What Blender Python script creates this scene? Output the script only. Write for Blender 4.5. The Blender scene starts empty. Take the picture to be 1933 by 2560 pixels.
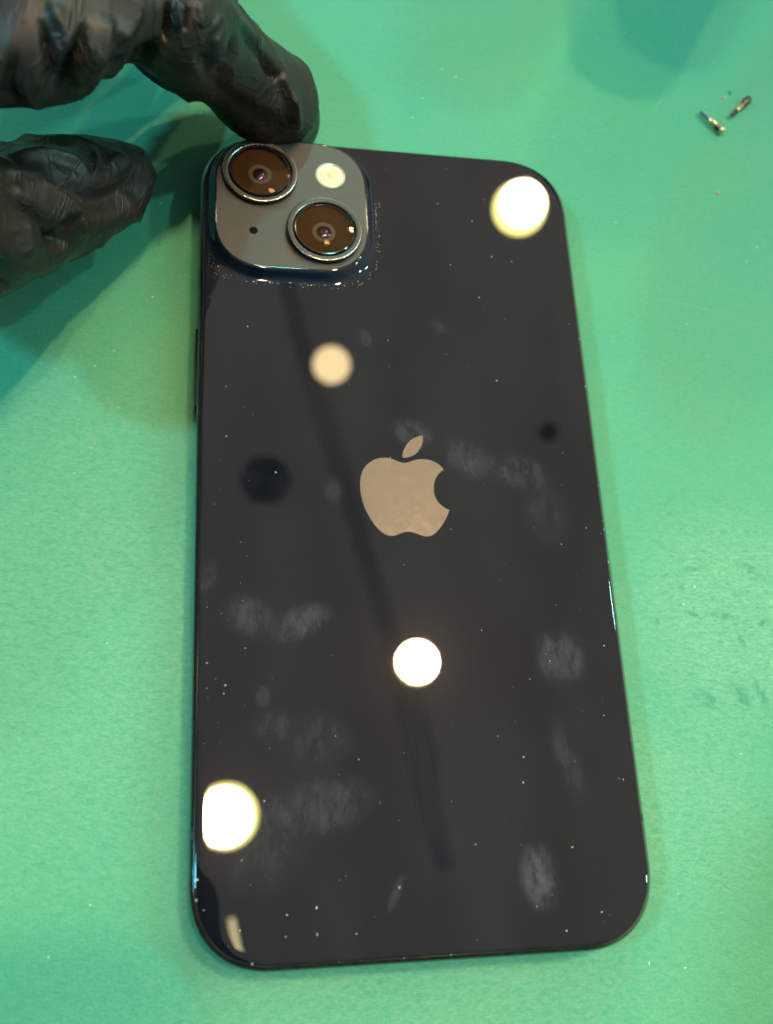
import bpy, bmesh, math, random
import numpy as np
from mathutils import Vector, Matrix, noise
random.seed(7)
S = 0.001                                   # everything is modelled in millimetres
sc = bpy.context.scene
C = sc.collection

# ------------------------------------------------------------------ camera
CAM = Vector((-0.167, 10.395, 167.27))
ROT = Matrix(((0.98257014, -0.01748984, -0.18506761),
              (-0.04838585, 0.93718475, -0.34546137),
              (0.17948461, 0.34839468, 0.92000349)))
FPX, PW, PH = 2555.0, 1933.0, 2560.0        # focal length and picture size in photo pixels
cd = bpy.data.cameras.new('camera')
cam = bpy.data.objects.new('camera', cd); C.objects.link(cam)
cam.matrix_world = Matrix.Translation(CAM * S) @ ROT.to_4x4()
cd.sensor_fit = 'VERTICAL'; cd.sensor_height = 36.0; cd.lens = FPX / PH * 36.0
cd.clip_start = 0.005; cd.clip_end = 30
cd.dof.use_dof = True; cd.dof.focus_distance = 0.172; cd.dof.aperture_fstop = 36.0 / 2.1
sc.camera = cam
sc.view_settings.view_transform = 'Standard'; sc.view_settings.look = 'None'
sc.view_settings.exposure = 0.0; sc.view_settings.gamma = 1.0
sc.render.engine = 'CYCLES'

def at(px, py, z):                          # photo pixel -> point of the place at height z (mm)
    d = ROT @ Vector(((px - PW / 2) / FPX, (PH / 2 - py) / FPX, -1.0))
    t = (z - CAM.z) / d.z
    return CAM + d * t
def depth(p): return -(ROT.transposed() @ (p - CAM)).z
def proj_np(P):
    q = (P - np.array(CAM)) @ np.array(ROT)
    return PW / 2 + FPX * q[:, 0] / -q[:, 2], PH / 2 - FPX * q[:, 1] / -q[:, 2]

# ------------------------------------------------------------------ world: a dim warm shop room
w = bpy.data.worlds.new('World'); sc.world = w; w.use_nodes = True
nt = w.node_tree; nt.nodes.clear()
def N(nt, t, **k):
    n = nt.nodes.new(t)
    for a, b in k.items():
        if a in ('ins',):
            for i, v in b.items(): n.inputs[i].default_value = v
        else: setattr(n, a, b)
    return n
def LK(nt, a, b): nt.links.new(a, b)
out = N(nt, 'ShaderNodeOutputWorld'); bg = N(nt, 'ShaderNodeBackground'); LK(nt, bg.outputs[0], out.inputs[0])
tc = N(nt, 'ShaderNodeTexCoord')
dp = N(nt, 'ShaderNodeVectorMath', operation='DOT_PRODUCT'); dp.inputs[1].default_value = (0.60, 0.50, 0.62)
LK(nt, tc.outputs['Generated'], dp.inputs[0])
nz = N(nt, 'ShaderNodeTexNoise', ins={'Scale': 2.2, 'Detail': 1.5}); LK(nt, tc.outputs['Generated'], nz.inputs['Vector'])
ad = N(nt, 'ShaderNodeMath', operation='MULTIPLY_ADD'); ad.inputs[1].default_value = 0.22; LK(nt, nz.outputs['Fac'], ad.inputs[0]); LK(nt, dp.outputs['Value'], ad.inputs[2])
rp = N(nt, 'ShaderNodeValToRGB'); LK(nt, ad.outputs[0], rp.inputs[0])
e = rp.color_ramp.elements
e[0].position = 0.05; e[0].color = (0.035, 0.045, 0.06, 1)
e[1].position = 0.95; e[1].color = (0.58, 0.52, 0.43, 1)
m_ = e.new(0.42); m_.color = (0.24, 0.24, 0.23, 1)
m_ = e.new(0.68); m_.color = (0.44, 0.42, 0.385, 1)
LK(nt, rp.outputs[0], bg.inputs[0]); bg.inputs[1].default_value = 0.95

# ------------------------------------------------------------------ ceiling downlights
def lamp(name, x, y, z, rad, col, leq=None, radiance=None, target=(36, 80, 0), spread=None):
    l = bpy.data.lights.new(name, 'AREA'); l.shape = 'DISK'; l.size = 2 * rad * S
    o = bpy.data.objects.new(name, l); C.objects.link(o)
    p = Vector((x, y, z)); t = Vector(target); d = t - p
    o.location = p * S; o.rotation_euler = d.to_track_quat('-Z', 'Y').to_euler()
    dist = d.length * S; cz = abs(d.normalized().z)
    if leq: l.energy = math.pi ** 2 * leq * dist ** 2 / cz
    else: l.energy = radiance * math.pi * math.pi * (rad * S) ** 2
    l.color = col
    if spread:
        l.spread = math.radians(spread); h_ = l.spread / 2; l.energy = l.energy / (math.tan(h_) / (math.tan(h_) - h_))
    return o
HC = 1800.0
def refl(px, py, z):                        # where a thing seen mirrored in the phone's back really is
    p = at(px, py, 7.8); d = p - CAM
    return p.x + d.x / -d.z * (z - 7.8), p.y + d.y / -d.z * (z - 7.8)
K = 1933 / 1670
def downlight(n, px, py, rad, col, leq, cup=(0, 0, 1.25), **k):
    x, y = refl(px * K, py * K, HC); lamp('ceiling_lamp_' + n, x, y, HC, rad * 1.06, col, leq=leq, **k)
    # added disk light, wider and far dimmer, for the yellow fringe in the mirror
    x, y = refl((px + cup[0]) * K, (py + cup[1]) * K, HC); lamp('ceiling_lamp_cup_' + n, x, y, HC + 12, rad * cup[2], (1, .88, .26), radiance=34)
downlight('a', 1131, 438, 48, (1, .80, .50), .07, cup=(-5, 5, 1.28))
downlight('b', 902, 1430, 35, (1, .60, .34), .60, cup=(0, 2, 1.12), spread=24, target=(40, 20, 0))
downlight('c', 483, 1765, 46, (1, .64, .38), .42, cup=(5, -3, 1.24), spread=26, target=(0, 25, 0))
x, y = refl(716 * K, 788 * K, HC);   lamp('ceiling_lamp_d', x, y, HC, 40, (1, .75, .38), radiance=17)
lamp('ceiling_lamp_e', -.86 * HC, .02 * HC, HC, 60, (.13, .60, .80), leq=.48)
lamp('ceiling_lamp_f', .85 * HC, .35 * HC, HC, 60, (.40, .95, .95), leq=.15)
lamp('ceiling_lamp_g', 1.3 * HC, -.1 * HC, HC, 60, (.40, .95, .9), leq=.12)
lamp('ceiling_lamp_h', .15 * HC, 1.5 * HC, HC, 60, (.25, 1, .85), leq=.13)
a_ = Vector((*refl(499 * K, 1985 * K, HC), HC)); b_ = Vector((*refl(514 * K, 2062 * K, HC), HC))  # added strip light, there only to mirror as the streak in the glass corner
l = bpy.data.lights.new('glint_strip_light', 'AREA'); l.shape = 'RECTANGLE'; l.size = 9 * S; l.size_y = (b_ - a_).length * S
l.color = (1, .86, .42); l.energy = 14 * math.pi ** 2 * l.size * l.size_y / math.pi
o = bpy.data.objects.new('glint_strip_light', l); C.objects.link(o); o.location = (a_ + b_) / 2 * S
dr = (b_ - a_).normalized(); o.rotation_euler = (0, 0, math.atan2(-dr.x, dr.y))

# ------------------------------------------------------------------ materials
def mat(name, base=(.5, .5, .5), rough=.5, metal=0.0, ior=1.5, **k):
    m = bpy.data.materials.new(name); m.use_nodes = True
    b = m.node_tree.nodes['Principled BSDF']
    b.inputs['Base Color'].default_value = (*base, 1); b.inputs['Roughness'].default_value = rough
    b.inputs['Metallic'].default_value = metal; b.inputs['IOR'].default_value = ior
    for a, v in k.items(): b.inputs[a].default_value = v
    return m
def varied(m, scale, amt, rough_amt=0.0, bump=0.0, bscale=None, detail=4, stretch=(1, 1, 1)):
    """small colour, gloss and height variation from object-space noise (scale per mm)"""
    t = m.node_tree; b = t.nodes['Principled BSDF']
    tc = N(t, 'ShaderNodeTexCoord'); mp = N(t, 'ShaderNodeMapping'); mp.inputs['Scale'].default_value = [s / S for s in stretch]
    LK(t, tc.outputs['Object'], mp.inputs[0])
    n = N(t, 'ShaderNodeTexNoise', ins={'Scale': scale, 'Detail': detail}); LK(t, mp.outputs[0], n.inputs['Vector'])
    c = b.inputs['Base Color'].default_value[:3]
    mr = N(t, 'ShaderNodeMapRange', ins={1: .3, 2: .7, 3: 1 - amt, 4: 1 + amt}); LK(t, n.outputs['Fac'], mr.inputs[0])
    vm = N(t, 'ShaderNodeVectorMath', operation='SCALE'); vm.inputs[0].default_value = c; LK(t, mr.outputs[0], vm.inputs['Scale'])
    LK(t, vm.outputs[0], b.inputs['Base Color'])
    if rough_amt:
        r = b.inputs['Roughness'].default_value
        m2 = N(t, 'ShaderNodeMapRange', ins={1: .3, 2: .7, 3: r - rough_amt, 4: r + rough_amt}); LK(t, n.outputs['Fac'], m2.inputs[0]); LK(t, m2.outputs[0], b.inputs['Roughness'])
    if bump:
        n2 = N(t, 'ShaderNodeTexNoise', ins={'Scale': bscale or scale * 4, 'Detail': 3}); LK(t, mp.outputs[0], n2.inputs['Vector'])
        bp = N(t, 'ShaderNodeBump', ins={'Strength': 1.0, 'Distance': bump * S}); LK(t, n2.outputs['Fac'], bp.inputs['Height']); LK(t, bp.outputs[0], b.inputs['Normal'])
    return m

M = {}
M['frame'] = varied(mat('midnight_aluminium', (.34, .305, .25), .16, 1.0), 1.2, .10, .05)
M['gasket'] = mat('black_gasket', (.004, .004, .005), .5)
M['screen'] = mat('black_front_glass', (.004, .004, .005), .08)
M['antenna'] = mat('antenna_plastic', (.035, .037, .042), .45)
M['button'] = varied(mat('dark_button_metal', (.03, .03, .034), .35, 1.0), 1.0, .1)
M['plateau'] = varied(mat('frosted_glass', (.060, .062, .056), .42, ior=1.5), .35, .05, .03)
M['ring'] = varied(mat('polished_ring_metal', (.050, .047, .040), .40, 0.0), 1.5, .10, .05)
M['ring_edge'] = mat('ring_edge', (.85, .82, .74), .20, 1.0)
M['ringwall'] = mat('ring_wall_black', (.012, .012, .013), .12, ior=1.6)
M['barrel'] = varied(mat('lens_barrel_brown', (.042, .027, .013), .9, ior=1.15), .5, .05)
M['baffle'] = mat('lens_baffle_dark', (.012, .009, .006), .9, ior=1.1)
M['dome'] = mat('coated_inner_lens', (.014, .010, .016), .05, ior=1.9, **{'Specular Tint': (.55, .5, 1, 1)})
M['flash_rim'] = mat('flash_rim', (.55, .54, .46), .2, 0.3)
M['flash'] = mat('flash_lens', (.86, .83, .66), .12)
M['phosphor'] = mat('flash_phosphor', (.85, .70, .30), .3)
M['mic'] = varied(mat('mic_mesh', (.006, .006, .006), .9, ior=1.15), 7.0, .9, detail=0)
M['mic_rim'] = mat('mic_rim', (.008, .008, .008), .8, ior=1.2)
M['logo'] = varied(mat('logo_mirror_metal', (.68, .58, .43), .07, 1.0), 1.1, .012, .02, detail=6)
M['flange'] = mat('navy_glass', (.003, .009, .020), .03, ior=1.62)
M['dust'] = mat('pale_dust', (.42, .42, .40), .6)
M['matdust'] = mat('mat_dust', (.42, .66, .50), .6)
M['screw_gold'] = varied(mat('brass_screw', (.75, .55, .26), .28, 1.0), 2.0, .25)
M['screw_dark'] = varied(mat('dark_screw', (.10, .085, .075), .38, 1.0), 2.0, .3)
M['screw_grey'] = varied(mat('patch_screw', (.36, .33, .42), .35, 1.0), 2.0, .2)
M['crumb_dark'] = mat('dark_crumb', (.01, .04, .03), .6)
M['crumb_tan'] = mat('tan_crumb', (.60, .38, .20), .6)
M['black_body'] = mat('overhead_black', (.006, .008, .012), .4)
M['ceiling_dark'] = mat('ceiling_dark', (.010, .016, .030), .7)
M['dark_strand'] = mat('strand_grey', (.26, .30, .36), .7)
M['table'] = varied(mat('bench_top', (.30, .28, .25), .5), .01, .2)

# --- glove: soft sheen black nitrile with fine creping
g = mat('black_nitrile', (.018, .016, .0125), .46, ior=1.5); M['glove'] = g
t = g.node_tree; b = t.nodes['Principled BSDF']
tc = N(t, 'ShaderNodeTexCoord')
gm = N(t, 'ShaderNodeMapping'); gm.inputs['Rotation'].default_value = (0, .3, .8); gm.inputs['Scale'].default_value = (1, .28, 1); LK(t, tc.outputs['Object'], gm.inputs[0])
n1 = N(t, 'ShaderNodeTexNoise', ins={'Scale': .42 / S, 'Detail': 4, 'Roughness': .55, 'Distortion': .6}); LK(t, gm.outputs[0], n1.inputs['Vector'])
n2 = N(t, 'ShaderNodeTexNoise', ins={'Scale': 3.2 / S, 'Detail': 2}); LK(t, tc.outputs['Object'], n2.inputs['Vector'])
mr = N(t, 'ShaderNodeMapRange', ins={1: .3, 2: .7, 3: .42, 4: .55}); LK(t, n1.outputs['Fac'], mr.inputs[0]); LK(t, mr.outputs[0], b.inputs['Roughness'])
b1 = N(t, 'ShaderNodeBump', ins={'Strength': .6, 'Distance': .19 * S}); LK(t, n1.outputs['Fac'], b1.inputs['Height'])
b2 = N(t, 'ShaderNodeBump', ins={'Strength': .6, 'Distance': .03 * S}); LK(t, n2.outputs['Fac'], b2.inputs['Height']); LK(t, b1.outputs[0], b2.inputs['Normal'])
gm2 = N(t, 'ShaderNodeMapping'); gm2.inputs['Rotation'].default_value = (.4, 0, -.6); gm2.inputs['Scale'].default_value = (1, .35, .8); LK(t, tc.outputs['Object'], gm2.inputs[0])
n3 = N(t, 'ShaderNodeTexNoise', ins={'Scale': .16 / S, 'Detail': 2, 'Distortion': 1.2}); LK(t, gm2.outputs[0], n3.inputs['Vector'])
a3 = N(t, 'ShaderNodeMath', operation='SUBTRACT', ins={1: .5}); LK(t, n3.outputs['Fac'], a3.inputs[0])
a4 = N(t, 'ShaderNodeMath', operation='ABSOLUTE'); LK(t, a3.outputs[0], a4.inputs[0])
a5 = N(t, 'ShaderNodeMapRange', interpolation_type='SMOOTHSTEP', ins={1: 0, 2: .05, 3: 1, 4: 0}); LK(t, a4.outputs[0], a5.inputs[0])
b3 = N(t, 'ShaderNodeBump', ins={'Strength': .8, 'Distance': .12 * S}); LK(t, a5.outputs[0], b3.inputs['Height']); LK(t, b2.outputs[0], b3.inputs['Normal'])
LK(t, b3.outputs[0], b.inputs['Normal'])

def blob_mask(t, coord, blobs):
    """sum of soft ellipses on a surface; blobs = (x, y, rx, ry, angle_deg, strength) in mm"""
    acc = None
    for (x, y, rx, ry, a, s) in blobs:
        mp = N(t, 'ShaderNodeMapping', vector_type='TEXTURE')
        mp.inputs['Location'].default_value = (x * S, y * S, 0); mp.inputs['Rotation'].default_value = (0, 0, math.radians(a))
        mp.inputs['Scale'].default_value = (rx * S, ry * S, 1)
        LK(t, coord, mp.inputs[0])
        ln = N(t, 'ShaderNodeVectorMath', operation='LENGTH'); LK(t, mp.outputs[0], ln.inputs[0])
        mr = N(t, 'ShaderNodeMapRange', interpolation_type='SMOOTHSTEP', ins={1: .25, 2: 1.1, 3: s, 4: 0}); LK(t, ln.outputs['Value'], mr.inputs[0])
        if acc is None: acc = mr.outputs[0]
        else:
            q = N(t, 'ShaderNodeMath', operation='ADD'); LK(t, acc, q.inputs[0]); LK(t, mr.outputs[0], q.inputs[1]); acc = q.outputs[0]
    return acc

# --- back glass with finger smudges
g = mat('midnight_back_glass', (.0040, .0055, .009), .012, ior=1.61); M['back'] = g
t = g.node_tree; b = t.nodes['Principled BSDF']; outn = t.nodes['Material Output']
tc = N(t, 'ShaderNodeTexCoord'); co = tc.outputs['Object']
sx = N(t, 'ShaderNodeSeparateXYZ'); LK(t, co, sx.inputs[0])
cx = N(t, 'ShaderNodeCombineXYZ'); LK(t, sx.outputs[0], cx.inputs[0]); LK(t, sx.outputs[1], cx.inputs[1]); flat = cx.outputs[0]
def bl(px, py, rx, ry, a, s):               # traced on the photo in 1670-wide pixels
    p = at(px * K, py * K, 7.8); return (p.x, p.y, rx, ry, a, s)
SM = [bl(1210, 1420, 5.0, 5.4, 20, 1.1), bl(1165, 1895, 3.6, 5.8, 5, 1.55), bl(540, 1330, 5.0, 4.0, -30, .7),
      bl(650, 1345, 6.0, 3.2, 25, 1.0), bl(890, 935, 4.5, 3.2, -20, .8), bl(1010, 990, 5.5, 4.0, -40, .75),
      bl(1120, 1020, 7.0, 3.8, -15, .75), bl(720, 1060, 2.2, 3.2, 0, .5), bl(790, 730, 1.5, 2.4, 10, .7),
      bl(950, 705, 2.6, 2.2, 0, .5), bl(700, 1740, 9.0, 5.0, 10, .75), bl(590, 1570, 3.5, 3.0, 0, .6),
      bl(570, 1505, 1.6, 2.2, 0, .5), bl(1225, 1640, 2.5, 7.5, 12, .5), bl(855, 1930, 1.0, 3.5, -25, .7),
      bl(690, 1600, 6.0, 5.5, 0, .38), bl(1180, 1110, 5, 7, 0, .30), bl(1270, 820, 9, 16, 0, .12),
      bl(450, 1250, 2.0, 4.0, 0, .45), bl(1000, 1700, 16, 18, 0, .10), bl(560, 1820, 8, 9, 0, .35)]
mask = blob_mask(t, flat, SM)
mpn = N(t, 'ShaderNodeMapping'); mpn.inputs['Rotation'].default_value = (0, 0, .5); mpn.inputs['Scale'].default_value = (1 / S, .42 / S, 1 / S); LK(t, flat, mpn.inputs[0])
na = N(t, 'ShaderNodeTexNoise', ins={'Scale': .42, 'Detail': 9, 'Roughness': .72, 'Distortion': .35}); LK(t, mpn.outputs[0], na.inputs['Vector'])
ra = N(t, 'ShaderNodeMapRange', ins={1: .36, 2: .74, 3: 0, 4: 1}); LK(t, na.outputs['Fac'], ra.inputs[0])
wv = N(t, 'ShaderNodeTexWave', ins={'Scale': 1.6, 'Distortion': 4, 'Detail': 2, 'Detail Scale': .5}); LK(t, mpn.outputs[0], wv.inputs['Vector'])
rw = N(t, 'ShaderNodeMapRange', ins={1: 0, 2: 1, 3: .35, 4: 1.15}); LK(t, wv.outputs['Fac'], rw.inputs[0])
q1 = N(t, 'ShaderNodeMath', operation='MULTIPLY'); LK(t, mask, q1.inputs[0]); LK(t, ra.outputs[0], q1.inputs[1])
q2 = N(t, 'ShaderNodeMath', operation='MULTIPLY'); LK(t, q1.outputs[0], q2.inputs[0]); LK(t, rw.outputs[0], q2.inputs[1])
# very faint film over everything
nb = N(t, 'ShaderNodeTexNoise', ins={'Scale': .06, 'Detail': 4}); LK(t, mpn.outputs[0], nb.inputs['Vector'])
rb = N(t, 'ShaderNodeMapRange', ins={1: .4, 2: .75, 3: 0, 4: .014}); LK(t, nb.outputs['Fac'], rb.inputs[0])
q3 = N(t, 'ShaderNodeMath', operation='MULTIPLY_ADD', ins={1: .18}); LK(t, q2.outputs[0], q3.inputs[0]); LK(t, rb.outputs[0], q3.inputs[2]); q3.use_clamp = True
df = N(t, 'ShaderNodeBsdfDiffuse'); df.inputs[0].default_value = (.44, .47, .50, 1)
mx = N(t, 'ShaderNodeMixShader'); LK(t, q3.outputs[0], mx.inputs[0]); LK(t, b.outputs[0], mx.inputs[1]); LK(t, df.outputs[0], mx.inputs[2])
# a soft scatter lobe from grease: gives the faint halo round the mirrored lamps
gl = N(t, 'ShaderNodeBsdfGlossy'); gl.inputs['Roughness'].default_value = .16; gl.inputs[0].default_value = (.9, .85, .7, 1)
mx2 = N(t, 'ShaderNodeMixShader'); mx2.inputs[0].default_value = .00018; LK(t, mx.outputs[0], mx2.inputs[1]); LK(t, gl.outputs[0], mx2.inputs[2])
LK(t, mx2.outputs[0], outn.inputs[0])

# --- clear cover glass over the lenses
g = bpy.data.materials.new('lens_cover'); g.use_nodes = True; t = g.node_tree; t.nodes.clear(); M['cover'] = g
o_ = N(t, 'ShaderNodeOutputMaterial'); tr = N(t, 'ShaderNodeBsdfTransparent'); tr.inputs[0].default_value = (1, .96, .88, 1)
gs = N(t, 'ShaderNodeBsdfGlossy'); gs.inputs['Roughness'].default_value = .01; gs.inputs[0].default_value = (1, .72, .42, 1)
fr = N(t, 'ShaderNodeFresnel'); fr.inputs[0].default_value = 1.5
mx = N(t, 'ShaderNodeMixShader'); LK(t, fr.outputs[0], mx.inputs[0]); LK(t, tr.outputs[0], mx.inputs[1]); LK(t, gs.outputs[0], mx.inputs[2]); LK(t, mx.outputs[0], o_.inputs[0])

# --- green silicone mat
g = mat('green_silicone', (.1, .4, .24), .48, ior=1.42); M['mat'] = g
t = g.node_tree; b = t.nodes['Principled BSDF']; tc = N(t, 'ShaderNodeTexCoord'); co = tc.outputs['Object']
def noise_node(scale, detail, rough=.5, dist=0, vec=co):
    n = N(t, 'ShaderNodeTexNoise', ins={'Scale': scale / S, 'Detail': detail, 'Roughness': rough, 'Distortion': dist}); LK(t, vec, n.inputs['Vector']); return n.outputs['Fac']
def mrange(v, a, b_, c, d):
    n = N(t, 'ShaderNodeMapRange', ins={1: a, 2: b_, 3: c, 4: d}); LK(t, v, n.inputs[0]); return n.outputs[0]
def mth(op, a, b_):
    n = N(t, 'ShaderNodeMath', operation=op)
    for i, v in enumerate((a, b_)):
        if isinstance(v, (int, float)): n.inputs[i].default_value = v
        else: LK(t, v, n.inputs[i])
    return n.outputs[0]
def mixc(f, a, b_):
    n = N(t, 'ShaderNodeMix', data_type='RGBA'); LK(t, f, n.inputs[0])
    for i, v in ((6, a), (7, b_)):
        if isinstance(v, tuple): n.inputs[i].default_value = (*v, 1)
        else: LK(t, v, n.inputs[i])
    return n.outputs[2]
f1 = mrange(noise_node(.018, 3), .35, .65, 0, 1)
col = mixc(f1, (.040, .335, .200), (.054, .355, .186))
fib = N(t, 'ShaderNodeMapping'); fib.inputs['Scale'].default_value = (1, 2.2, 1); fib.inputs['Rotation'].default_value = (0, 0, .4); LK(t, co, fib.inputs[0])
f2 = mrange(noise_node(.75, 6, .75, 1.0, fib.outputs[0]), .35, .68, 0, 1)
# worn, scuffed zone at the right of the phone and along the bottom
def mb(px, py, rx, ry, a, s):
    p = at(px * K, py * K, 0); return (p.x, p.y, rx, ry, a, s)
worn = blob_mask(t, co, [mb(1600, 1330, 26, 26, 0, 1.0), mb(1480, 1750, 24, 24, 0, .6), mb(120, 1350, 40, 60, 0, .45), mb(900, 2180, 70, 14, 0, .5)])
wf = mth('MULTIPLY', mth('MULTIPLY', f2, mth('ADD', mth('MULTIPLY', worn, .9), .28)), .95)
col = mixc(wf, col, (.20, .49, .30))
stains = blob_mask(t, co, [mb(1530, 1512, 4.5, 1.7, -28, 1.0), mb(1495, 1325, 3.2, .9, -12, .8), mb(1560, 1330, 4.5, .8, -8, .8), mb(1490, 1230, 4.5, .8, 12, .6),
    mb(1620, 1230, 4.0, 1.3, -35, .8), mb(1600, 1500, 2.0, 4.0, 20, .8), mb(1643, 1500, 1.4, 4.2, 15, .8), mb(1470, 1265, 1.0, 3.0, 0, .45),
    mb(1625, 1205, 1.2, .6, 0, .8), mb(1420, 1345, .6, 1.8, 0, .5), mb(1645, 1345, 1.2, .7, 20, .9), mb(1600, 1380, .8, 2.8, 15, .7), mb(1445, 1110, .8, .6, 0, .7)])
sn = mrange(noise_node(.55, 6, .7, .6), .38, .60, 0, 1)
sf = mth('MULTIPLY', mth('MULTIPLY', stains, sn), 1.0)
col = mixc(sf, col, (.028, .25, .165))
rs = random.Random(3)
scr = blob_mask(t, co, [(rs.uniform(-38, -4) if i < 8 else rs.uniform(76, 118), rs.uniform(5, 190), rs.uniform(2, 9), rs.uniform(.07, .13), rs.uniform(-80, 80), rs.uniform(.3, .8)) for i in range(20)])
col = mixc(mth('MULTIPLY', scr, .5), col, (.22, .56, .38))
sp = mrange(noise_node(1.7, 1), .76, .80, 0, .55)
col = mixc(sp, col, (.035, .27, .165))
LK(t, col, b.inputs['Base Color'])
LK(t, mrange(noise_node(.05, 4), .3, .7, .40, .56), b.inputs['Roughness'])
bpn = N(t, 'ShaderNodeBump', ins={'Strength': 1, 'Distance': .13 * S}); LK(t, noise_node(2.0, 4, .65), bpn.inputs['Height'])
bp2 = N(t, 'ShaderNodeBump', ins={'Strength': 1, 'Distance': .35 * S}); LK(t, noise_node(.035, 2), bp2.inputs['Height']); LK(t, bpn.outputs[0], bp2.inputs['Normal'])
LK(t, bp2.outputs[0], b.inputs['Normal'])

# ------------------------------------------------------------------ mesh helpers
def tag(o, label=None, cat=None, group=None, kind=None):
    if label: o['label'] = label
    if cat: o['category'] = cat
    if group: o['group'] = group
    if kind: o['kind'] = kind
    return o
def link(name, bm, material, parent=None, smooth=40, origin=None):
    bmesh.ops.remove_doubles(bm, verts=bm.verts, dist=1e-5)
    bmesh.ops.recalc_face_normals(bm, faces=bm.faces)
    me = bpy.data.meshes.new(name)
    o3 = Vector(origin) if origin else Vector((0, 0, 0))
    for v in bm.verts: v.co = (v.co - o3) * S
    bm.to_mesh(me); bm.free()
    mats = material if isinstance(material, list) else [material]
    for m in mats: me.materials.append(m)
    for p in me.polygons: p.use_smooth = True
    me.set_sharp_from_angle(angle=math.radians(smooth))
    o = bpy.data.objects.new(name, me); C.objects.link(o)
    o.location = o3 * S
    if parent: o.parent = parent; o.location = (o3 - Vector(parent.get('o3', (0, 0, 0)))) * S
    return o
def empty(name, loc=(0, 0, 0)):
    o = bpy.data.objects.new(name, None); C.objects.link(o); o.location = Vector(loc) * S; o.empty_display_size = .01
    return o
def rrect(x0, x1, y0, y1, R, n=2.3, seg=20, z=0):
    """rounded rectangle with continuous-curvature corners, counter-clockwise"""
    pts = []
    for (cx, cy, a0) in ((x1 - R, y1 - R, 0), (x0 + R, y1 - R, 90), (x0 + R, y0 + R, 180), (x1 - R, y0 + R, 270)):
        for i in range(seg + 1):
            a = math.radians(a0 + 90 * i / seg); c, s = math.cos(a), math.sin(a)
            r = (abs(c) ** n + abs(s) ** n) ** (-1 / n)
            pts.append(Vector((cx + R * r * c, cy + R * r * s, z)))
    return pts
def circle(cx, cy, r, z, n=96, wob=None):
    return [Vector((cx + (r + (wob(i / n) if wob else 0)) * math.cos(2 * math.pi * i / n), cy + (r + (wob(i / n) if wob else 0)) * math.sin(2 * math.pi * i / n), z)) for i in range(n)]
def loft(bm, rings, cap0=True, cap1=True, mi=0, mis=None):
    vs = [[bm.verts.new(p) for p in r] for r in rings]
    n = len(vs[0])
    for k in range(len(vs) - 1):
        for i in range(n):
            f = bm.faces.new((vs[k][i], vs[k][(i + 1) % n], vs[k + 1][(i + 1) % n], vs[k + 1][i])); f.material_index = mis[k] if mis else mi
    if cap0: bm.faces.new(vs[0][::-1]).material_index = mi
    if cap1: bm.faces.new(vs[-1]).material_index = mi
    return vs

# ------------------------------------------------------------------ bench and mat
bm = bmesh.new(); loft(bm, [rrect(-1500, 1500, -900, 900, 5, z=-32), rrect(-1500, 1500, -900, 900, 5, z=-2.05)])
tag(link('table', bm, M['table']), kind='structure')
bm = bmesh.new(); loft(bm, [rrect(-420, 480, -260, 420, 12, z=-2.0), rrect(-420, 480, -260, 420, 12, z=-.4), rrect(-419.6, 479.6, -259.6, 419.6, 11.6, z=0)])
tag(link('work_mat', bm, M['mat']), 'smooth green silicone repair mat lying under the black phone', 'mat')

# ------------------------------------------------------------------ the phone
W_, H_, CR = 71.5, 146.7, 12.6
phone = empty('smartphone', (0, 0, 0))
tag(phone, 'black smartphone lying face down on green mat, fruit emblem and two cameras up', 'smartphone')
def ol(i, z): return rrect(i, W_ - i, i, H_ - i, CR - i * .9, 2.3, 24, z)
def strip(prof, name, material, **k):
    bm = bmesh.new(); loft(bm, [ol(i, z) for i, z in prof], cap0=k.pop('cap0', False), cap1=k.pop('cap1', False)); return link(name, bm, material, phone, **k)
fr_prof = [(1.2, .55), (.55, .55), (.16, .72), (.03, 1.0), (0, 1.4), (0, 6.5), (.02, 6.74), (.08, 6.92), (.20, 7.05), (.38, 7.20), (.60, 7.40), (.66, 7.37), (.68, 6.9)]
strip(fr_prof, 'frame', M['frame'], smooth=50)
strip([(.84, 6.9), (.64, 7.18), (.84, 7.24)], 'gasket', M['gasket'])
strip([(1.2, .0), (.85, .02), (.62, .2), (.6, .54), (1.2, .54)], 'front_glass', M['screen'], cap0=True, cap1=True)
gp = [(.82, 7.0), (.76, 7.36), (.77, 7.50), (.80, 7.62), (.86, 7.71), (.96, 7.763), (1.12, 7.787), (1.4, 7.797), (1.9, 7.7995), (2.8, 7.8)]
strip(gp, 'back_glass', M['back'], cap1=True, smooth=60)

# camera bump: sculpted glass flange rising to the frosted plateau
P = (2.8, 30.7, 116.5, 144.75)
ZP = 9.3
bm = bmesh.new()
fl = dict(l=1.75, r=2.3, b=2.5, t=1.15)
rings = []
for i in range(17):
    u = i / 16                              # 0 outer .. 1 inner
    s = u ** 1.9 if u < .8 else None
    zz = 7.79 + (ZP + .05 - 7.79) * (0.5 - 0.5 * math.cos(math.pi * u ** 1.35))
    kx = 1 - u
    rings.append(rrect(P[0] - fl['l'] * kx, P[1] + fl['r'] * kx, P[2] - fl['b'] * kx, P[3] + fl['t'] * kx, 9.4 + 1.7 * kx, 2.25, 24, zz))
rings.append(rrect(P[0] + .12, P[1] - .12, P[2] + .12, P[3] - .12, 9.3, 2.25, 24, ZP + .03))
rings.append(rrect(P[0] + .2, P[1] - .2, P[2] + .2, P[3] - .2, 9.2, 2.25, 24, ZP - .1))
loft(bm, rings, cap0=True, cap1=True)
bump = link('camera_bump', bm, M['flange'], phone, smooth=60)
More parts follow.
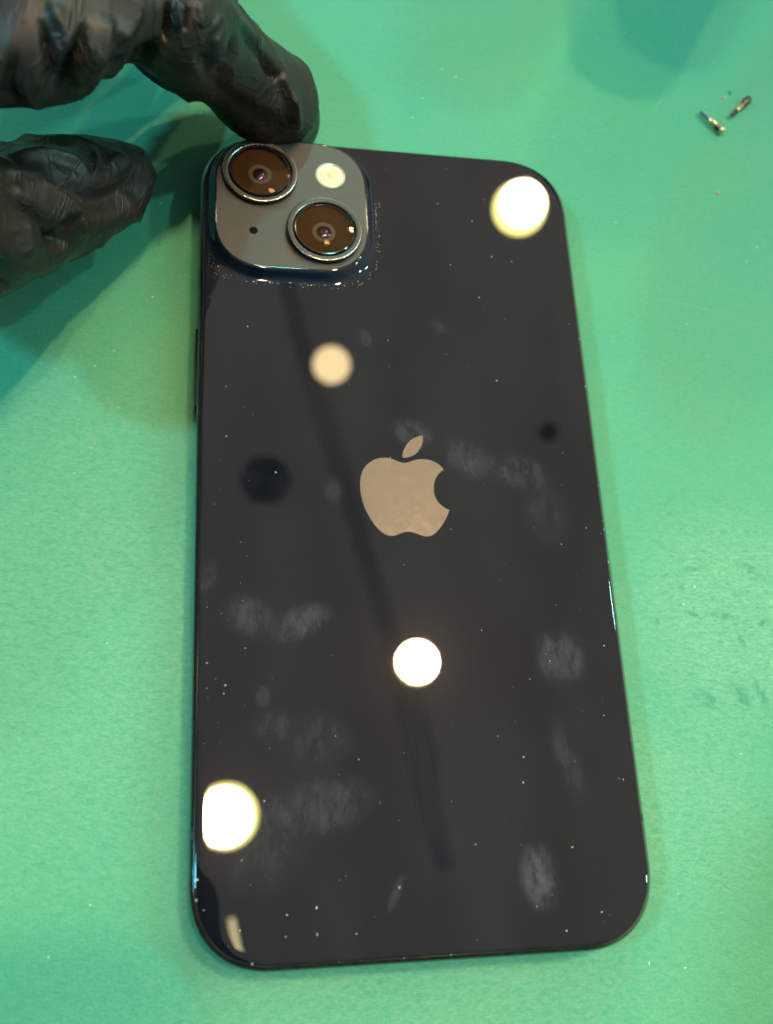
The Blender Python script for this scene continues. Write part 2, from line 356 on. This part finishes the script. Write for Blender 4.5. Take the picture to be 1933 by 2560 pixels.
bm = bmesh.new(); loft(bm, [rrect(P[0] + .12, P[1] - .12, P[2] + .12, P[3] - .12, 9.3, 2.25, 24, ZP - .3), rrect(P[0] + .12, P[1] - .12, P[2] + .12, P[3] - .12, 9.3, 2.25, 24, ZP + .035)])
link('plateau', bm, M['plateau'], bump)

def lens(cx, cy):
    rnd = random.Random(int(cx * 10))
    amp = [rnd.uniform(.3, 1) for _ in range(48)]
    def wob(f, a=.075): return a * amp[int(f * 48) % 48] * math.cos(f * 2 * math.pi * 46)
    bm = bmesh.new()
    prof = [(6.85, ZP - .05, 0), (6.85, 9.75, 0), (6.97, 9.8, 0), (7.0, 10.05, .3), (6.99, 10.24, .6), (6.88, 10.42, 1), (6.74, 10.50, 1), (6.2, 10.46, .4), (5.98, 10.44, .7), (5.92, 10.36, 0)]
    rg = [circle(cx, cy, r, z, 384, (lambda f, a=a: wob(f) * a)) for r, z, a in prof]
    loft(bm, rg, False, False, mis=[1, 1, 1, 1, 1, 2, 0, 0, 2])
    o = link('lens_ring', bm, [M['ring'], M['ringwall'], M['ring_edge']], bump, smooth=70)
    bm = bmesh.new(); loft(bm, [circle(cx, cy, r, z, 192) for r, z in [(5.92, 10.36), (5.90, 9.6), (5.55, 9.6), (5.55, 10.40), (5.46, 10.46), (5.34, 10.44)]], False, False)
    link('inner_rim', bm, M['ringwall'], o)
    bm = bmesh.new(); loft(bm, [circle(cx, cy, r, z, 128) for r, z in [(5.34, 10.3), (5.32, 9.85), (4.4, 9.62), (3.2, 9.42), (1.7, 9.3)]], False, False)
    link('barrel', bm, M['barrel'], o)
    bm = bmesh.new(); loft(bm, [circle(cx, cy, r, z, 128) for r, z in [(1.7, 9.3), (1.62, 9.28), (1.55, 9.1)]], False, False)
    link('baffle', bm, M['baffle'], o)
    bm = bmesh.new()
    rg = [circle(cx, cy, 1.6 * math.cos(a), 9.05 + .6 * math.sin(a), 96) for a in [math.radians(i * 8.8) for i in range(10)]]
    loft(bm, rg, False, True); link('inner_lens', bm, M['dome'], o, smooth=80)
    bm = bmesh.new(); loft(bm, [circle(cx, cy, r, z, 128) for r, z in [(5.34, 10.32), (5.34, 10.40), (5.2, 10.43)]], False, True)
    link('cover_glass', bm, M['cover'], o)
    return o
lens(10.85, 136.65); lens(22.55, 124.75)

# flash and microphone
fx, fy = 24.1, 137.55
bm = bmesh.new(); loft(bm, [circle(fx, fy, r, z) for r, z in [(2.85, ZP), (2.85, ZP + .10), (2.78, ZP + .13), (2.6, ZP + .12), (2.5, ZP + .06)]], False, False)
fo = link('flash', bm, M['flash_rim'], bump)
bm = bmesh.new(); loft(bm, [circle(fx, fy, r, z) for r, z in [(2.5, ZP + .05), (2.3, ZP + .09), (2.1, ZP + .05), (1.7, ZP + .10), (1.1, ZP + .19), (.95, ZP + .16), (.6, ZP + .20)]], False, True)
link('flash_lens', bm, M['flash'], fo)
bm = bmesh.new(); loft(bm, [[p + Vector((.05, -.05, 0)) for p in rrect(fx - r, fx + r, fy - r, fy + r, r * .6, 2.2, 8, z)] for r, z in [(.62, ZP + .18), (.55, ZP + .225)]], False, True)
link('phosphor', bm, M['phosphor'], fo)
mx_, my_ = 9.6, 124.1
bm = bmesh.new(); loft(bm, [circle(mx_, my_, r, z, 48) for r, z in [(.80, ZP + .036), (.78, ZP + .044), (.66, ZP + .042)]], False, False)
mo = link('microphone', bm, M['mic_rim'], bump)
bm = bmesh.new(); loft(bm, [circle(mx_, my_, r, z, 48) for r, z in [(.67, ZP + .0405), (.1, ZP + .0405)]], False, True); link('mesh_grille', bm, M['mic'], mo)

# emblem
def crom(pts, sub=5):
    o = []
    n = len(pts)
    for i in range(n - 1):
        p0 = pts[max(i - 1, 0)]; p1 = pts[i]; p2 = pts[i + 1]; p3 = pts[min(i + 2, n - 1)]
        for s in range(sub):
            u = s / sub
            o.append(tuple(.5 * (2 * b_ + (c - a) * u + (2 * a - 5 * b_ + 4 * c - d) * u * u + (3 * b_ - a - 3 * c + d) * u ** 3) for a, b_, c, d in zip(p0, p1, p2, p3)))
    return o
BODY = [(1325, 660), (1290, 618), (1240, 580), (1180, 550), (1120, 535), (1060, 530), (1000, 535), (940, 550), (890, 568), (840, 575), (790, 568), (740, 548), (690, 528), (640, 516), (598, 513), (540, 517), (480, 533), (425, 562), (375, 605), (335, 660), (310, 725), (299, 800), (298, 870), (306, 950), (322, 1030), (348, 1110), (385, 1190), (430, 1270), (480, 1340), (530, 1395), (580, 1438), (630, 1463), (680, 1472), (730, 1467), (780, 1447), (830, 1430), (890, 1421), (950, 1430), (1010, 1450), (1070, 1472), (1130, 1478), (1190, 1460), (1240, 1420), (1290, 1360), (1335, 1290), (1370, 1220), (1393, 1155)]
BITE = [(1393, 1155), (1340, 1130), (1285, 1088), (1240, 1035), (1212, 970), (1202, 900), (1205, 840), (1222, 775), (1255, 720), (1290, 685), (1325, 660)]
LA = [(817, 512), (820, 460), (838, 405), (870, 350), (915, 300), (965, 268), (1015, 248), (1063, 240)]
LB = [(1063, 240), (1068, 300), (1055, 355), (1028, 410), (985, 460), (930, 493), (870, 511), (817, 512)]
lg = []
for path in (crom(BODY) + crom(BITE), crom(LA) + crom(LB)):
    pts = [at(840 + q[0] / 4.9118, 1040 + q[1] / 4.9118, 7.8) for q in path]
    lg.append([(p.x, p.y) for p in pts])
bm = bmesh.new()
for pl in lg:
    q = []
    for p in pl:
        if not q or math.hypot(p[0] - q[-1][0], p[1] - q[-1][1]) > .02: q.append(p)
    if math.hypot(q[0][0] - q[-1][0], q[0][1] - q[-1][1]) < .02: q.pop()
    lo = [bm.verts.new((x, y, 7.79)) for x, y in q]; hi = [bm.verts.new((x, y, 7.815)) for x, y in q]
    n = len(lo)
    for i in range(n): bm.faces.new((lo[i], lo[(i + 1) % n], hi[(i + 1) % n], hi[i]))
    f = bm.faces.new(hi); f.normal_update()
    if f.normal.z < 0: f.normal_flip()
    bmesh.ops.triangulate(bm, faces=[f], ngon_method='EAR_CLIP')
lo_ = link('emblem', bm, M['logo'], phone, smooth=30); lo_['label'] = 'beige mirror apple emblem with a bite and a leaf'

# buttons, switch and antenna breaks
def pill(x, y0, y1, z0, z1, out_, name, m):
    bm = bmesh.new()
    h = (z1 - z0) / 2; zc = (z0 + z1) / 2
    def ring(r, xo):
        pts = []
        for s_, yc in ((1, y1 - h), (-1, y0 + h)):
            for i in range(13):
                a = math.radians(-90 + 180 * i / 12)
                pts.append(Vector((x + xo, yc + s_ * r * math.cos(a), zc + s_ * r * math.sin(a))))
        return pts
    sg = -1 if out_ < 0 else 1
    loft(bm, [ring(h, -sg * .4), ring(h, out_ - sg * .08), ring(h - .09, out_)])
    return link(name, bm, m, phone, smooth=40)
pill(0, 89.6, 106.1, 2.5, 5.3, -.42, 'power_button', M['button'])
pill(W_, 92.5, 103.5, 2.5, 5.3, .42, 'volume_button', M['button'])
pill(W_, 106.5, 117.5, 2.5, 5.3, .42, 'volume_button', M['button'])
pill(W_, 123.5, 129.5, 2.6, 5.2, .35, 'mute_switch', M['button'])
for (y0, sx_) in ((18.5, 0), (18.5, 1), (128.2, 0), (133.5, 1)):
    bm = bmesh.new()
    pr = [(-.012, 1.0), (-.012, 6.5), (.02, 6.78), (.07, 6.94), (.19, 7.07), (.37, 7.22), (.59, 7.415), (.60, 7.0), (.5, 1.0)]
    r0 = [Vector(((i if not sx_ else W_ - i), y0, z)) for i, z in pr]; r1 = [p + Vector((0, 1.1, 0)) for p in r0]
    loft(bm, [r0, r1]); link('antenna_line', bm, M['antenna'], phone)

# ------------------------------------------------------------------ dust on the glass
def fleck(bm, x, y, z, r, asp=1.0, ang=0.0, h=.5):
    m = Matrix.Translation((x, y, z)) @ Matrix.Rotation(ang, 4, 'Z') @ Matrix.Diagonal((asp, 1, h, 1))
    res = bmesh.ops.create_icosphere(bm, subdivisions=1, radius=r, matrix=m)
    for v in res['verts']: v.co += Vector((random.uniform(-1, 1), random.uniform(-1, 1), random.uniform(-.4, .4))) * r * .28
bm = bmesh.new()
big = [(488, 835), (489, 942), (522, 1858), (545, 2082), (617, 2023), (685, 2018), (620, 1976), (684, 1961), (518, 2010), (484, 1498), (1131, 1635), (1266, 1140), (973, 572), (1300, 1970), (1035, 643), (1224, 2010), (838, 735), (535, 705), (530, 1400), (571, 1730), (1188, 1428), (725, 1590),
       (775, 1640), (770, 2017), (863, 1917), (1145, 1467), (1160, 1958), (427, 1900), (424, 1945), (1305, 1395), (1130, 1690), (1062, 555), (1105, 565), (596, 1020), (945, 440), (1020, 478), (487, 1480), (447, 1432), (1230, 700), (1073, 822)]
for q in big:
    p = at(q[0] * K, q[1] * K, 7.8); fleck(bm, p.x, p.y, 7.82, random.uniform(.08, .16), random.uniform(1, 1.7), random.uniform(0, 3))
for _ in range(150):
    x, y = random.uniform(1.5, 70), random.uniform(2, 145)
    if x < 34 and y > 113: continue
    if random.random() < .35: x = random.choice((random.uniform(1.2, 9), random.uniform(62, 70.2)))
    fleck(bm, x, y, 7.81, abs(random.gauss(0, .03)) + .022, random.uniform(1, 2.2), random.uniform(0, 3))
for _ in range(260):                        # grit caught at the foot of the camera bump
    a = random.uniform(math.radians(190), math.radians(375))
    c, s = math.cos(a), math.sin(a); r = (abs(c) ** 5 + abs(s) ** 5) ** (-.2)
    d = 15.9 + random.uniform(-.5, .2) + abs(random.gauss(0, .5))
    x, y = 16.9 + r * c * d, 130.4 + r * s * d
    if x < 1.6 or y > 144 or (x > 31 and random.random() < .6): continue
    fleck(bm, x, y, 7.82, abs(random.gauss(0, .03)) + .018, random.uniform(1, 2.6), random.uniform(0, 3))
for _ in range(110):                        # crumbs along the rim of the glass
    x, y = random.choice(((random.uniform(14, 60), random.uniform(.8, 1.2)), (random.uniform(70.3, 70.8), random.uniform(15, 130)), (random.uniform(.9, 1.5), random.uniform(15, 110)), (random.uniform(36, 58), random.uniform(145.2, 145.8))))
    fleck(bm, x, y, 7.62, random.uniform(.04, .11), random.uniform(1, 2.5), 0 if y < 2 or y > 144 else 1.57)
tag(link('dust_specks', bm, M['dust'], smooth=20), 'fine pale dust and grit sprinkled over the black glass back', 'dust', kind='stuff')
# tiny lint on the mat
bm = bmesh.new()
for q in [(891, 254), (913, 212), (985, 166), (1350, 72), (1290, 83), (1523, 231), (1635, 533), (1613, 565), (195, 1955), (105, 2068), (1480, 2090), (1402, 2080), (348, 440), (163, 815), (256, 880), (1330, 480), (205, 790), (1600, 1628), (1476, 1305), (1500, 1267), (955, 150)]:
    p = at(q[0] * K, q[1] * K, 0); fleck(bm, p.x, p.y, .05, random.uniform(.10, .20), random.uniform(1, 2.2), random.uniform(0, 3))
for _ in range(50):
    fleck(bm, random.uniform(-40, 130), random.uniform(-12, 210), .02, random.uniform(.04, .1), random.uniform(1, 3), random.uniform(0, 3), .3)
tag(link('lint', bm, M['matdust'], smooth=20), 'tiny pale lint flecks scattered on the green mat', 'lint', kind='stuff')
def crumb(name, px, py, r, m, label, asp=1.2, ang=0):
    p = at(px, py, 0); bm = bmesh.new(); fleck(bm, p.x, p.y, r * .4, r, asp, ang, .6)
    tag(link(name, bm, m, smooth=30, origin=(p.x, p.y, 0)), label, 'crumb')
crumb('crumb', 1824, 234, .33, M['crumb_dark'], 'tiny dark green crumb above the two loose screws')
crumb('crumb', 1808, 246, .36, M['crumb_tan'], 'pale tan crumb between the two screws, beside a darker crumb', 1.4, .2)
crumb('crumb', 1793, 483, .42, M['crumb_tan'], 'orange tan crumb alone on the mat below the two screws', 1.5, -.6)
crumb('crumb', 226, 1120, .24, M['crumb_tan'], 'pale tan crumb on the mat left of the phone', 1.9, -.3)

# ------------------------------------------------------------------ two loose screws
def screw(p0, p1, prof, label, name='screw'):
    """prof: list of (t along axis 0..1, radius, part) ; lies on the mat"""
    a = Vector((p0[0], p0[1], 0)); b_ = Vector((p1[0], p1[1], 0)); L_ = (b_ - a).length; ax = (b_ - a).normalized(); sd = Vector((-ax.y, ax.x, 0))
    root = empty(name, a); root['o3'] = tuple(a); tag(root, label, 'screw', 'loose screws on the mat')
    for part, rows, m in prof:
        bm = bmesh.new()
        rg = []
        for k_, (tt, r) in enumerate(rows):
            c = a + ax * (tt * L_) + Vector((0, 0, .95))
            rg.append([c + sd * (r * math.cos(2 * math.pi * i / 20)) + Vector((0, 0, 1)) * (r * math.sin(2 * math.pi * i / 20)) for i in range(20)])
        loft(bm, rg); link(part, bm, m, root, smooth=35)
    return root
def thread(t0, t1, r0, r1, n=16):
    o = []
    for i in range(n):
        f = i / (n - 1); r = r0 + (r1 - r0) * f
        o.append((t0 + (t1 - t0) * f, r * (1.0 if i % 2 else .84)))
    return o
za = .8
pa, pb = at(1751, 279, za), at(1806, 331, za)
screw(pa, pb, [('thread', [(0, .28)] + thread(.03, .38, .46, .50), M['screw_grey']),
               ('shank', [(.38, .50), (.40, .54), (.66, .56), (.68, .50)], M['screw_gold']),
               ('neck', [(.68, .50), (.70, .62), (.84, .68), (.88, .60)], M['screw_dark']),
               ('head', [(.88, .60), (.90, .88), (.96, .92), (1.0, .78), (.99, .40), (.96, .30)], M['screw_gold'])],
      'brass loose screw with a flat head at its lower right end')
pa, pb = at(1826, 291, za), at(1872, 248, za)
screw(pa, pb, [('thread', [(0, .16)] + thread(.04, .32, .38, .44), M['screw_dark']),
               ('shank', [(.32, .44), (.34, .46), (.62, .56), (.64, .5)], M['screw_gold']),
               ('head', [(.64, .56), (.72, .74), (.84, .88), (.95, .86), (1.0, .62), (.99, .3)], M['screw_dark'])],
      'darker pointed loose screw with a rounded head at its upper right end')

# ------------------------------------------------------------------ gloved hand
def tube(bm, st, n=28):
    """loft through stations (centre, half width, half height); ends closed round"""
    C0 = [Vector(s[0]) for s in st]
    rings = []
    prev = None
    m = len(C0)
    for i in range(m):
        tdir = (C0[min(i + 1, m - 1)] - C0[max(i - 1, 0)]).normalized()
        up = Vector((0, 0, 1)); side = tdir.cross(up)
        if side.length < .2: side = prev if prev else Vector((1, 0, 0))
        side.normalize(); prev = side; up2 = side.cross(tdir).normalized()
        rings.append((C0[i], tdir, side, up2, st[i][1], st[i][2]))
    out_ = []
    def ring(c, s, u, a, b_): return [c + s * (a * math.cos(2 * math.pi * j / n)) + u * (b_ * math.sin(2 * math.pi * j / n)) for j in range(n)]
    c, td, s, u, a, b_ = rings[0]
    for k_ in (80, 60, 40, 20): out_.append(ring(c - td * (min(a, b_) * math.sin(math.radians(k_))), s, u, a * math.cos(math.radians(k_)), b_ * math.cos(math.radians(k_))))
    for i in range(m - 1):
        for q in range(4):
            f = q / 4; A, B = rings[i], rings[i + 1]
            # catmull on the centres
            p0 = rings[max(i - 1, 0)][0]; p3 = rings[min(i + 2, m - 1)][0]; p1, p2 = A[0], B[0]
            cc = .5 * (2 * p1 + (p2 - p0) * f + (2 * p0 - 5 * p1 + 4 * p2 - p3) * f * f + (3 * p1 - p0 - 3 * p2 + p3) * f ** 3)
            s = A[2].lerp(B[2], f).normalized(); u = A[3].lerp(B[3], f).normalized()
            h = f * f * (3 - 2 * f)
            out_.append(ring(cc, s, u, A[4] + (B[4] - A[4]) * h, A[5] + (B[5] - A[5]) * h))
    c, td, s, u, a, b_ = rings[-1]; out_.append(ring(c, s, u, a, b_))
    for k_ in (20, 40, 60, 80): out_.append(ring(c + td * (min(a, b_) * math.sin(math.radians(k_))), s, u, a * math.cos(math.radians(k_)), b_ * math.cos(math.radians(k_))))
    loft(bm, out_)
def st(px, py, z, hp, ratio=.92):           # station traced from the photo: centre pixel, height, half width in pixels
    p = at(px, py, z); r = hp * depth(p) / FPX
    return (tuple(p), r, r * ratio)
bm = bmesh.new()
INDEX = [st(724, 294, 6, 80, 1), st(700, 268, 10, 108, .95), st(660, 232, 14, 128, .8), st(604, 190, 18, 132, .8), st(545, 146, 24, 136, .82), st(488, 106, 32, 140, .92), st(420, 50, 43, 148, .9), st(330, 8, 47, 150, .9), st(210, 5, 49, 165, .85)]
tube(bm, INDEX)
THUMB = [st(388, 438, 12, 10, .9), st(370, 438, 12, 36, .9), st(338, 442, 13, 76, .9), st(292, 450, 14, 108, .9), st(232, 464, 16, 132, .9), st(165, 482, 19, 146, .9), st(95, 508, 22, 158, .9), st(20, 540, 26, 168, .9), st(-80, 580, 32, 180, .95), st(-220, 570, 40, 215, 1)]
tube(bm, THUMB)
MIDDLE = [st(520, -30, 12, 75, .95), st(505, -60, 16, 92, .95), st(450, -110, 26, 105), st(370, -170, 38, 110), st(270, -220, 46, 120), st(140, -220, 50, 140)]
tube(bm, MIDDLE)
RING = [st(380, -240, 14, 80), st(330, -280, 22, 95), st(250, -330, 34, 105), st(150, -360, 44, 115), st(20, -330, 48, 130)]
tube(bm, RING)
PINKY = [st(230, -400, 18, 70), st(170, -430, 26, 82), st(90, -460, 36, 90), st(-20, -450, 44, 105)]
tube(bm, PINKY)
PALM = [st(215, 40, 50, 150, .8), st(120, 58, 51, 198, .7), st(-20, 62, 50, 240, .55), st(-200, 40, 48, 330, .45), st(-420, 60, 48, 330, .5), st(-640, 120, 50, 260, .6), st(-900, 200, 52, 250, .7)]
tube(bm, PALM)
tube(bm, [st(-290, 480, 42, 190, .6), st(-340, 200, 47, 250, .6), st(-120, -120, 48, 260, .5), st(40, -260, 47, 210, .55)])
bmesh.ops.recalc_face_normals(bm, faces=bm.faces)
me = bpy.data.meshes.new('hand_raw'); bm.to_mesh(me); bm.free()
ho = bpy.data.objects.new('hand_raw', me); C.objects.link(ho)
rm = ho.modifiers.new('r', 'REMESH'); rm.mode = 'VOXEL'; rm.voxel_size = .75
sm_ = ho.modifiers.new('s', 'SMOOTH'); sm_.factor = .6; sm_.iterations = 12
sb = ho.modifiers.new('d', 'SUBSURF'); sb.levels = 1; sb.render_levels = 1
dg = bpy.context.evaluated_depsgraph_get()
hm = bpy.data.meshes.new_from_object(ho.evaluated_get(dg))
bpy.data.objects.remove(ho)
nv = len(hm.vertices)
V = np.empty(nv * 3); hm.vertices.foreach_get('co', V); V = V.reshape(-1, 3)
NR = np.empty(nv * 3); hm.vertices.foreach_get('normal', NR); NR = NR.reshape(-1, 3)
px_, py_ = proj_np(V)
view = (np.array(CAM) - V); view /= np.linalg.norm(view, axis=1)[:, None]
facing = np.clip((NR * view).sum(1) * 2.2 + .1, 0, 1)
DV = np.zeros(nv)
s1 = 1.7396; s4 = 3.795
def seg_dist(path):  # distance in photo pixels from every vertex to a traced crease, and on which side
    P_ = np.array(path); best = np.full(nv, 1e9); side = np.zeros(nv); endf = np.zeros(nv)
    L_ = [np.hypot(*(P_[i + 1] - P_[i])) for i in range(len(P_) - 1)]; tot = sum(L_); acc = 0
    for i in range(len(P_) - 1):
        a, b_ = P_[i], P_[i + 1]; d = b_ - a; l2 = d @ d
        tt = np.clip(((px_ - a[0]) * d[0] + (py_ - a[1]) * d[1]) / l2, 0, 1)
        dx = px_ - a[0] - tt * d[0]; dy = py_ - a[1] - tt * d[1]; ds = np.hypot(dx, dy)
        m = ds < best; best = np.where(m, ds, best)
        side = np.where(m, np.sign(d[0] * dy - d[1] * dx), side)
        endf = np.where(m, (acc + tt * L_[i]) / tot, endf); acc += L_[i]
    return best, side, endf
def fold(pts, sc_, oy, w0, w1, amp, asym=-.5):
    """one pleat (amp > 0) or hollow (amp < 0) of the loose glove, w0..w1 = its width along the path"""
    global DV
    path = [(x / sc_, oy + y / sc_) for x, y in pts]
    d, side, e_ = seg_dist(crom_2(path))
    ww = w0 + (w1 - w0) * e_
    if amp > 0: ww = ww * (1 + asym * side); e2 = 1.5; fade = np.clip(np.minimum(e_, 1 - e_) * 4, .1, 1)
    else: e2 = 2.2; fade = np.clip(np.minimum(e_ * 3, (1 - e_) * 5), .0, 1) if w1 <= w0 else np.clip(e_ * 2.5 + .1, 0, 1)
    DV += amp * fade * facing * np.exp(-(d / ww) ** e2)
def crom_2(p): return crom(p, 4) + [p[-1]]
# hand: traced pleats
for p_, w0, w1, am, *asy in [
    ([(365, 110), (330, 230), (265, 430)], 8, 38, -3.2), ([(175, 95), (200, 180), (225, 330)], 8, 20, -1.8),
    ([(70, 230), (50, 320), (40, 420)], 10, 30, -1.6), ([(240, 0), (230, 60), (280, 160), (260, 260)], 20, 20, 1.2),
    ([(470, 60), (440, 170), (420, 250), (400, 330)], 26, 24, 1.7, .5), ([(620, 20), (560, 120), (500, 200)], 22, 22, 1.3, .5),
    ([(705, 180), (620, 250), (500, 320)], 12, 26, -2.6), ([(735, 0), (735, 90), (718, 190)], 8, 7, -1.9),
    ([(775, 0), (765, 90), (788, 132)], 9, 9, 2.0, 0), ([(818, 30), (805, 80), (800, 135)], 7, 7, -1.3), ([(850, 0), (858, 60), (862, 130)], 14, 14, 1.0),
    ([(860, 200), (900, 320), (1000, 430), (1200, 560)], 12, 32, -1.2), ([(960, 90), (930, 170), (900, 260)], 7, 19, -1.4),
    ([(1012, 140), (1000, 240), (960, 320)], 6, 17, -1.4), ([(945, 50), (925, 110), (915, 170)], 9, 9, .8, 0),
    ([(960, 0), (1060, 130), (1150, 250), (1240, 400), (1300, 600)], 17, 15, 1.7, -.55), ([(1030, 110), (1100, 205), (1190, 330)], 9, 11, -1.6),
    ([(1255, 400), (1265, 480), (1290, 570)], 12, 10, .9, 0)]:
    fold(p_, s1, 0, w0, w1, am, *asy)
for p_, w0, w1, am, *asy in [
    ([(0, 350), (250, 335), (500, 350), (740, 420), (870, 550)], 22, 18, 1.5, -.6), ([(400, 440), (620, 600), (850, 740), (1050, 760), (1250, 640)], 12, 42, -2.0),
    ([(60, 270), (400, 250), (750, 240)], 14, 14, -.6), ([(860, 230), (910, 380), (890, 560)], 9, 9, .6, -.5),
    ([(1050, 270), (1180, 370), (1260, 490)], 14, 14, .7, .4), ([(0, 440), (150, 520), (420, 570)], 8, 14, -1.8),
    ([(40, 600), (300, 610), (540, 730), (690, 870), (760, 1100)], 22, 20, 1.9, .55), ([(70, 690), (280, 850), (460, 1010), (530, 1160)], 8, 18, -1.9),
    ([(690, 900), (640, 1000), (600, 1150)], 8, 24, -2.1), ([(770, 880), (765, 1000), (770, 1120)], 10, 10, 1.0, 0),
    ([(180, 900), (260, 1100), (230, 1380)], 26, 24, 1.2, 0), ([(0, 1280), (60, 1400), (70, 1550)], 10, 14, -1.5)]:
    fold(p_, s4, 300, w0, w1, am, *asy)
# random loose folds everywhere, stronger away from the traced side
step = 1.0
for i in range(nv):
    p = V[i]
    a = noise.noise(Vector((p[0] * .060 + 3, p[1] * .060, p[2] * .060)))
    r1_ = 1 - abs(noise.noise(Vector((p[0] * .085 + p[1] * .05, p[1] * .10 - p[0] * .04, p[2] * .07 + 5)))) * 2
    r2_ = 1 - abs(noise.noise(Vector((p[0] * .22 + 9, p[1] * .17, p[2] * .2)))) * 2
    DV[i] += a * .6 + (max(r1_, 0) ** 3) * (.9 - .65 * facing[i]) + .1
V2 = (V + NR * DV[:, None]) * S
o3 = at(-640, 120, 0) * S
V2 -= np.array(o3)
hm.vertices.foreach_set('co', V2.reshape(-1)); hm.name = 'gloved_hand'
hm.materials.clear(); hm.materials.append(M['glove'])
hm.polygons.foreach_set('use_smooth', [True] * len(hm.polygons)); hm.update()
hand = bpy.data.objects.new('gloved_hand', hm); C.objects.link(hand); hand.location = o3
tag(hand, 'hand in a wrinkled black glove, fingertip touching the top edge of the phone', 'hand')

# ------------------------------------------------------------------ things seen only mirrored in the glass
# the phone that takes the picture: just behind the lens, its corner shows in the mirror at lower left
bm = bmesh.new()
loft(bm, [rrect(-60, 11, -134, 12, 12, z=z) if i_ == 0 else rrect(-59.6, 10.6, -133.6, 11.6, 11.6, z=z) for z, i_ in ((7.0, 1), (7.4, 0), (14.0, 0), (14.4, 1))])
ph = link('smartphone', bm, M['black_body'])
ph.matrix_world = Matrix.Translation(CAM * S) @ ROT.to_4x4()
tag(ph, 'dark phone held overhead, mirrored at the lower left corner of the glass back', 'smartphone')
# dark discs and strands at ceiling height, stand-ins for the dark reflections
cxx, cyy = refl(575 * K, 1030 * K, HC - 20)
def gapped_disc(name, cx, cy, R, n, duty, label, cat):      # dark disc stand-in: ring gaps added to lighten its mirror image
    bm = bmesh.new()
    for i in range(n):
        r0 = R * (i + .25) / n; r1 = r0 + R / n * (duty if i < n - 2 else duty * .6)
        loft(bm, [circle(cx, cy, a_, z, 64) for a_, z in [(r0, HC), (r0, HC - 6), (r1, HC - 6), (r1, HC), (r0, HC)]], False, False)
    for k_ in range(3):
        d_ = Vector((math.cos(k_ * 1.047), math.sin(k_ * 1.047), 0)); e_ = Vector((-d_.y, d_.x, 0)); c_ = Vector((cx, cy, HC + 2))
        loft(bm, [[c_ + d_ * sx_ * R + e_ * q_ * 1.5 + Vector((0, 0, h_)) for q_, h_ in ((-1, 0), (1, 0), (1, 4), (-1, 4))] for sx_ in (-1, 1)])
    tag(link(name, bm, M['ceiling_dark'], origin=(cx, cy, HC)), label, cat)
gapped_disc('ceiling_dark_disc', cxx, cyy, 56, 8, .68, 'dark gapped disc, stand-in for the round reflection left of the emblem', 'dark_disc')
sx2, sy2 = refl(1188 * K, 930 * K, HC - 10)
gapped_disc('ceiling_dark_dot', sx2, sy2, 26, 4, .42, 'small dark gapped disc, stand-in for the round reflection right of the emblem', 'dark_dot')
# added thin strands, spaced apart so the mirrored streak is only partly dark
path = [refl(a * K, b_ * K, HC + 20) for a, b_ in [(600, 480), (622, 620), (655, 760), (700, 900), (755, 1080), (800, 1230), (850, 1400), (905, 1600), (935, 1760), (965, 1880)]]
wd = [12, 14, 14, 20, 16, 14, 17, 24, 20, 12]
bm = bmesh.new()
for w_ in range(5):
    off = (w_ - 2) / 2.0
    rg = []
    for i in range(len(path)):
        p = Vector((*path[i], HC + 20)); q = Vector((*path[min(i + 1, len(path) - 1)], 0)) - Vector((*path[max(i - 1, 0)], 0)); q.normalize(); s_ = Vector((-q.y, q.x, 0))
        p = p + s_ * wd[i] * 1.1 * off
        rg.append([p + s_ * 2.1 * math.cos(2 * math.pi * j / 8) + Vector((0, 0, 2.1 * math.sin(2 * math.pi * j / 8))) for j in range(8)])
    loft(bm, rg)
tag(link('streak_strands', bm, M['dark_strand']), 'thin strands, stand-in for the dark streak mirrored down the glass back', 'dark_strand')
# unseen blocker added over the mat, shaped to cast the finger-shaped shade
bm = bmesh.new()
def hp(px, py, h): p = at(px * K, py * K, 0); return (p.x + .245 * h, p.y + .235 * h, h)
tube(bm, [(hp(1318, 190, 60), 12, 8), (hp(1345, 90, 60), 15, 9), (hp(1410, -60, 62), 17, 10), (hp(1520, -240, 66), 18, 12), (hp(1680, -500, 75), 18, 12)])
tag(link('shade_caster', bm, M['black_body']), 'unseen dark blocker added to shade the upper right of the mat', 'shade caster')
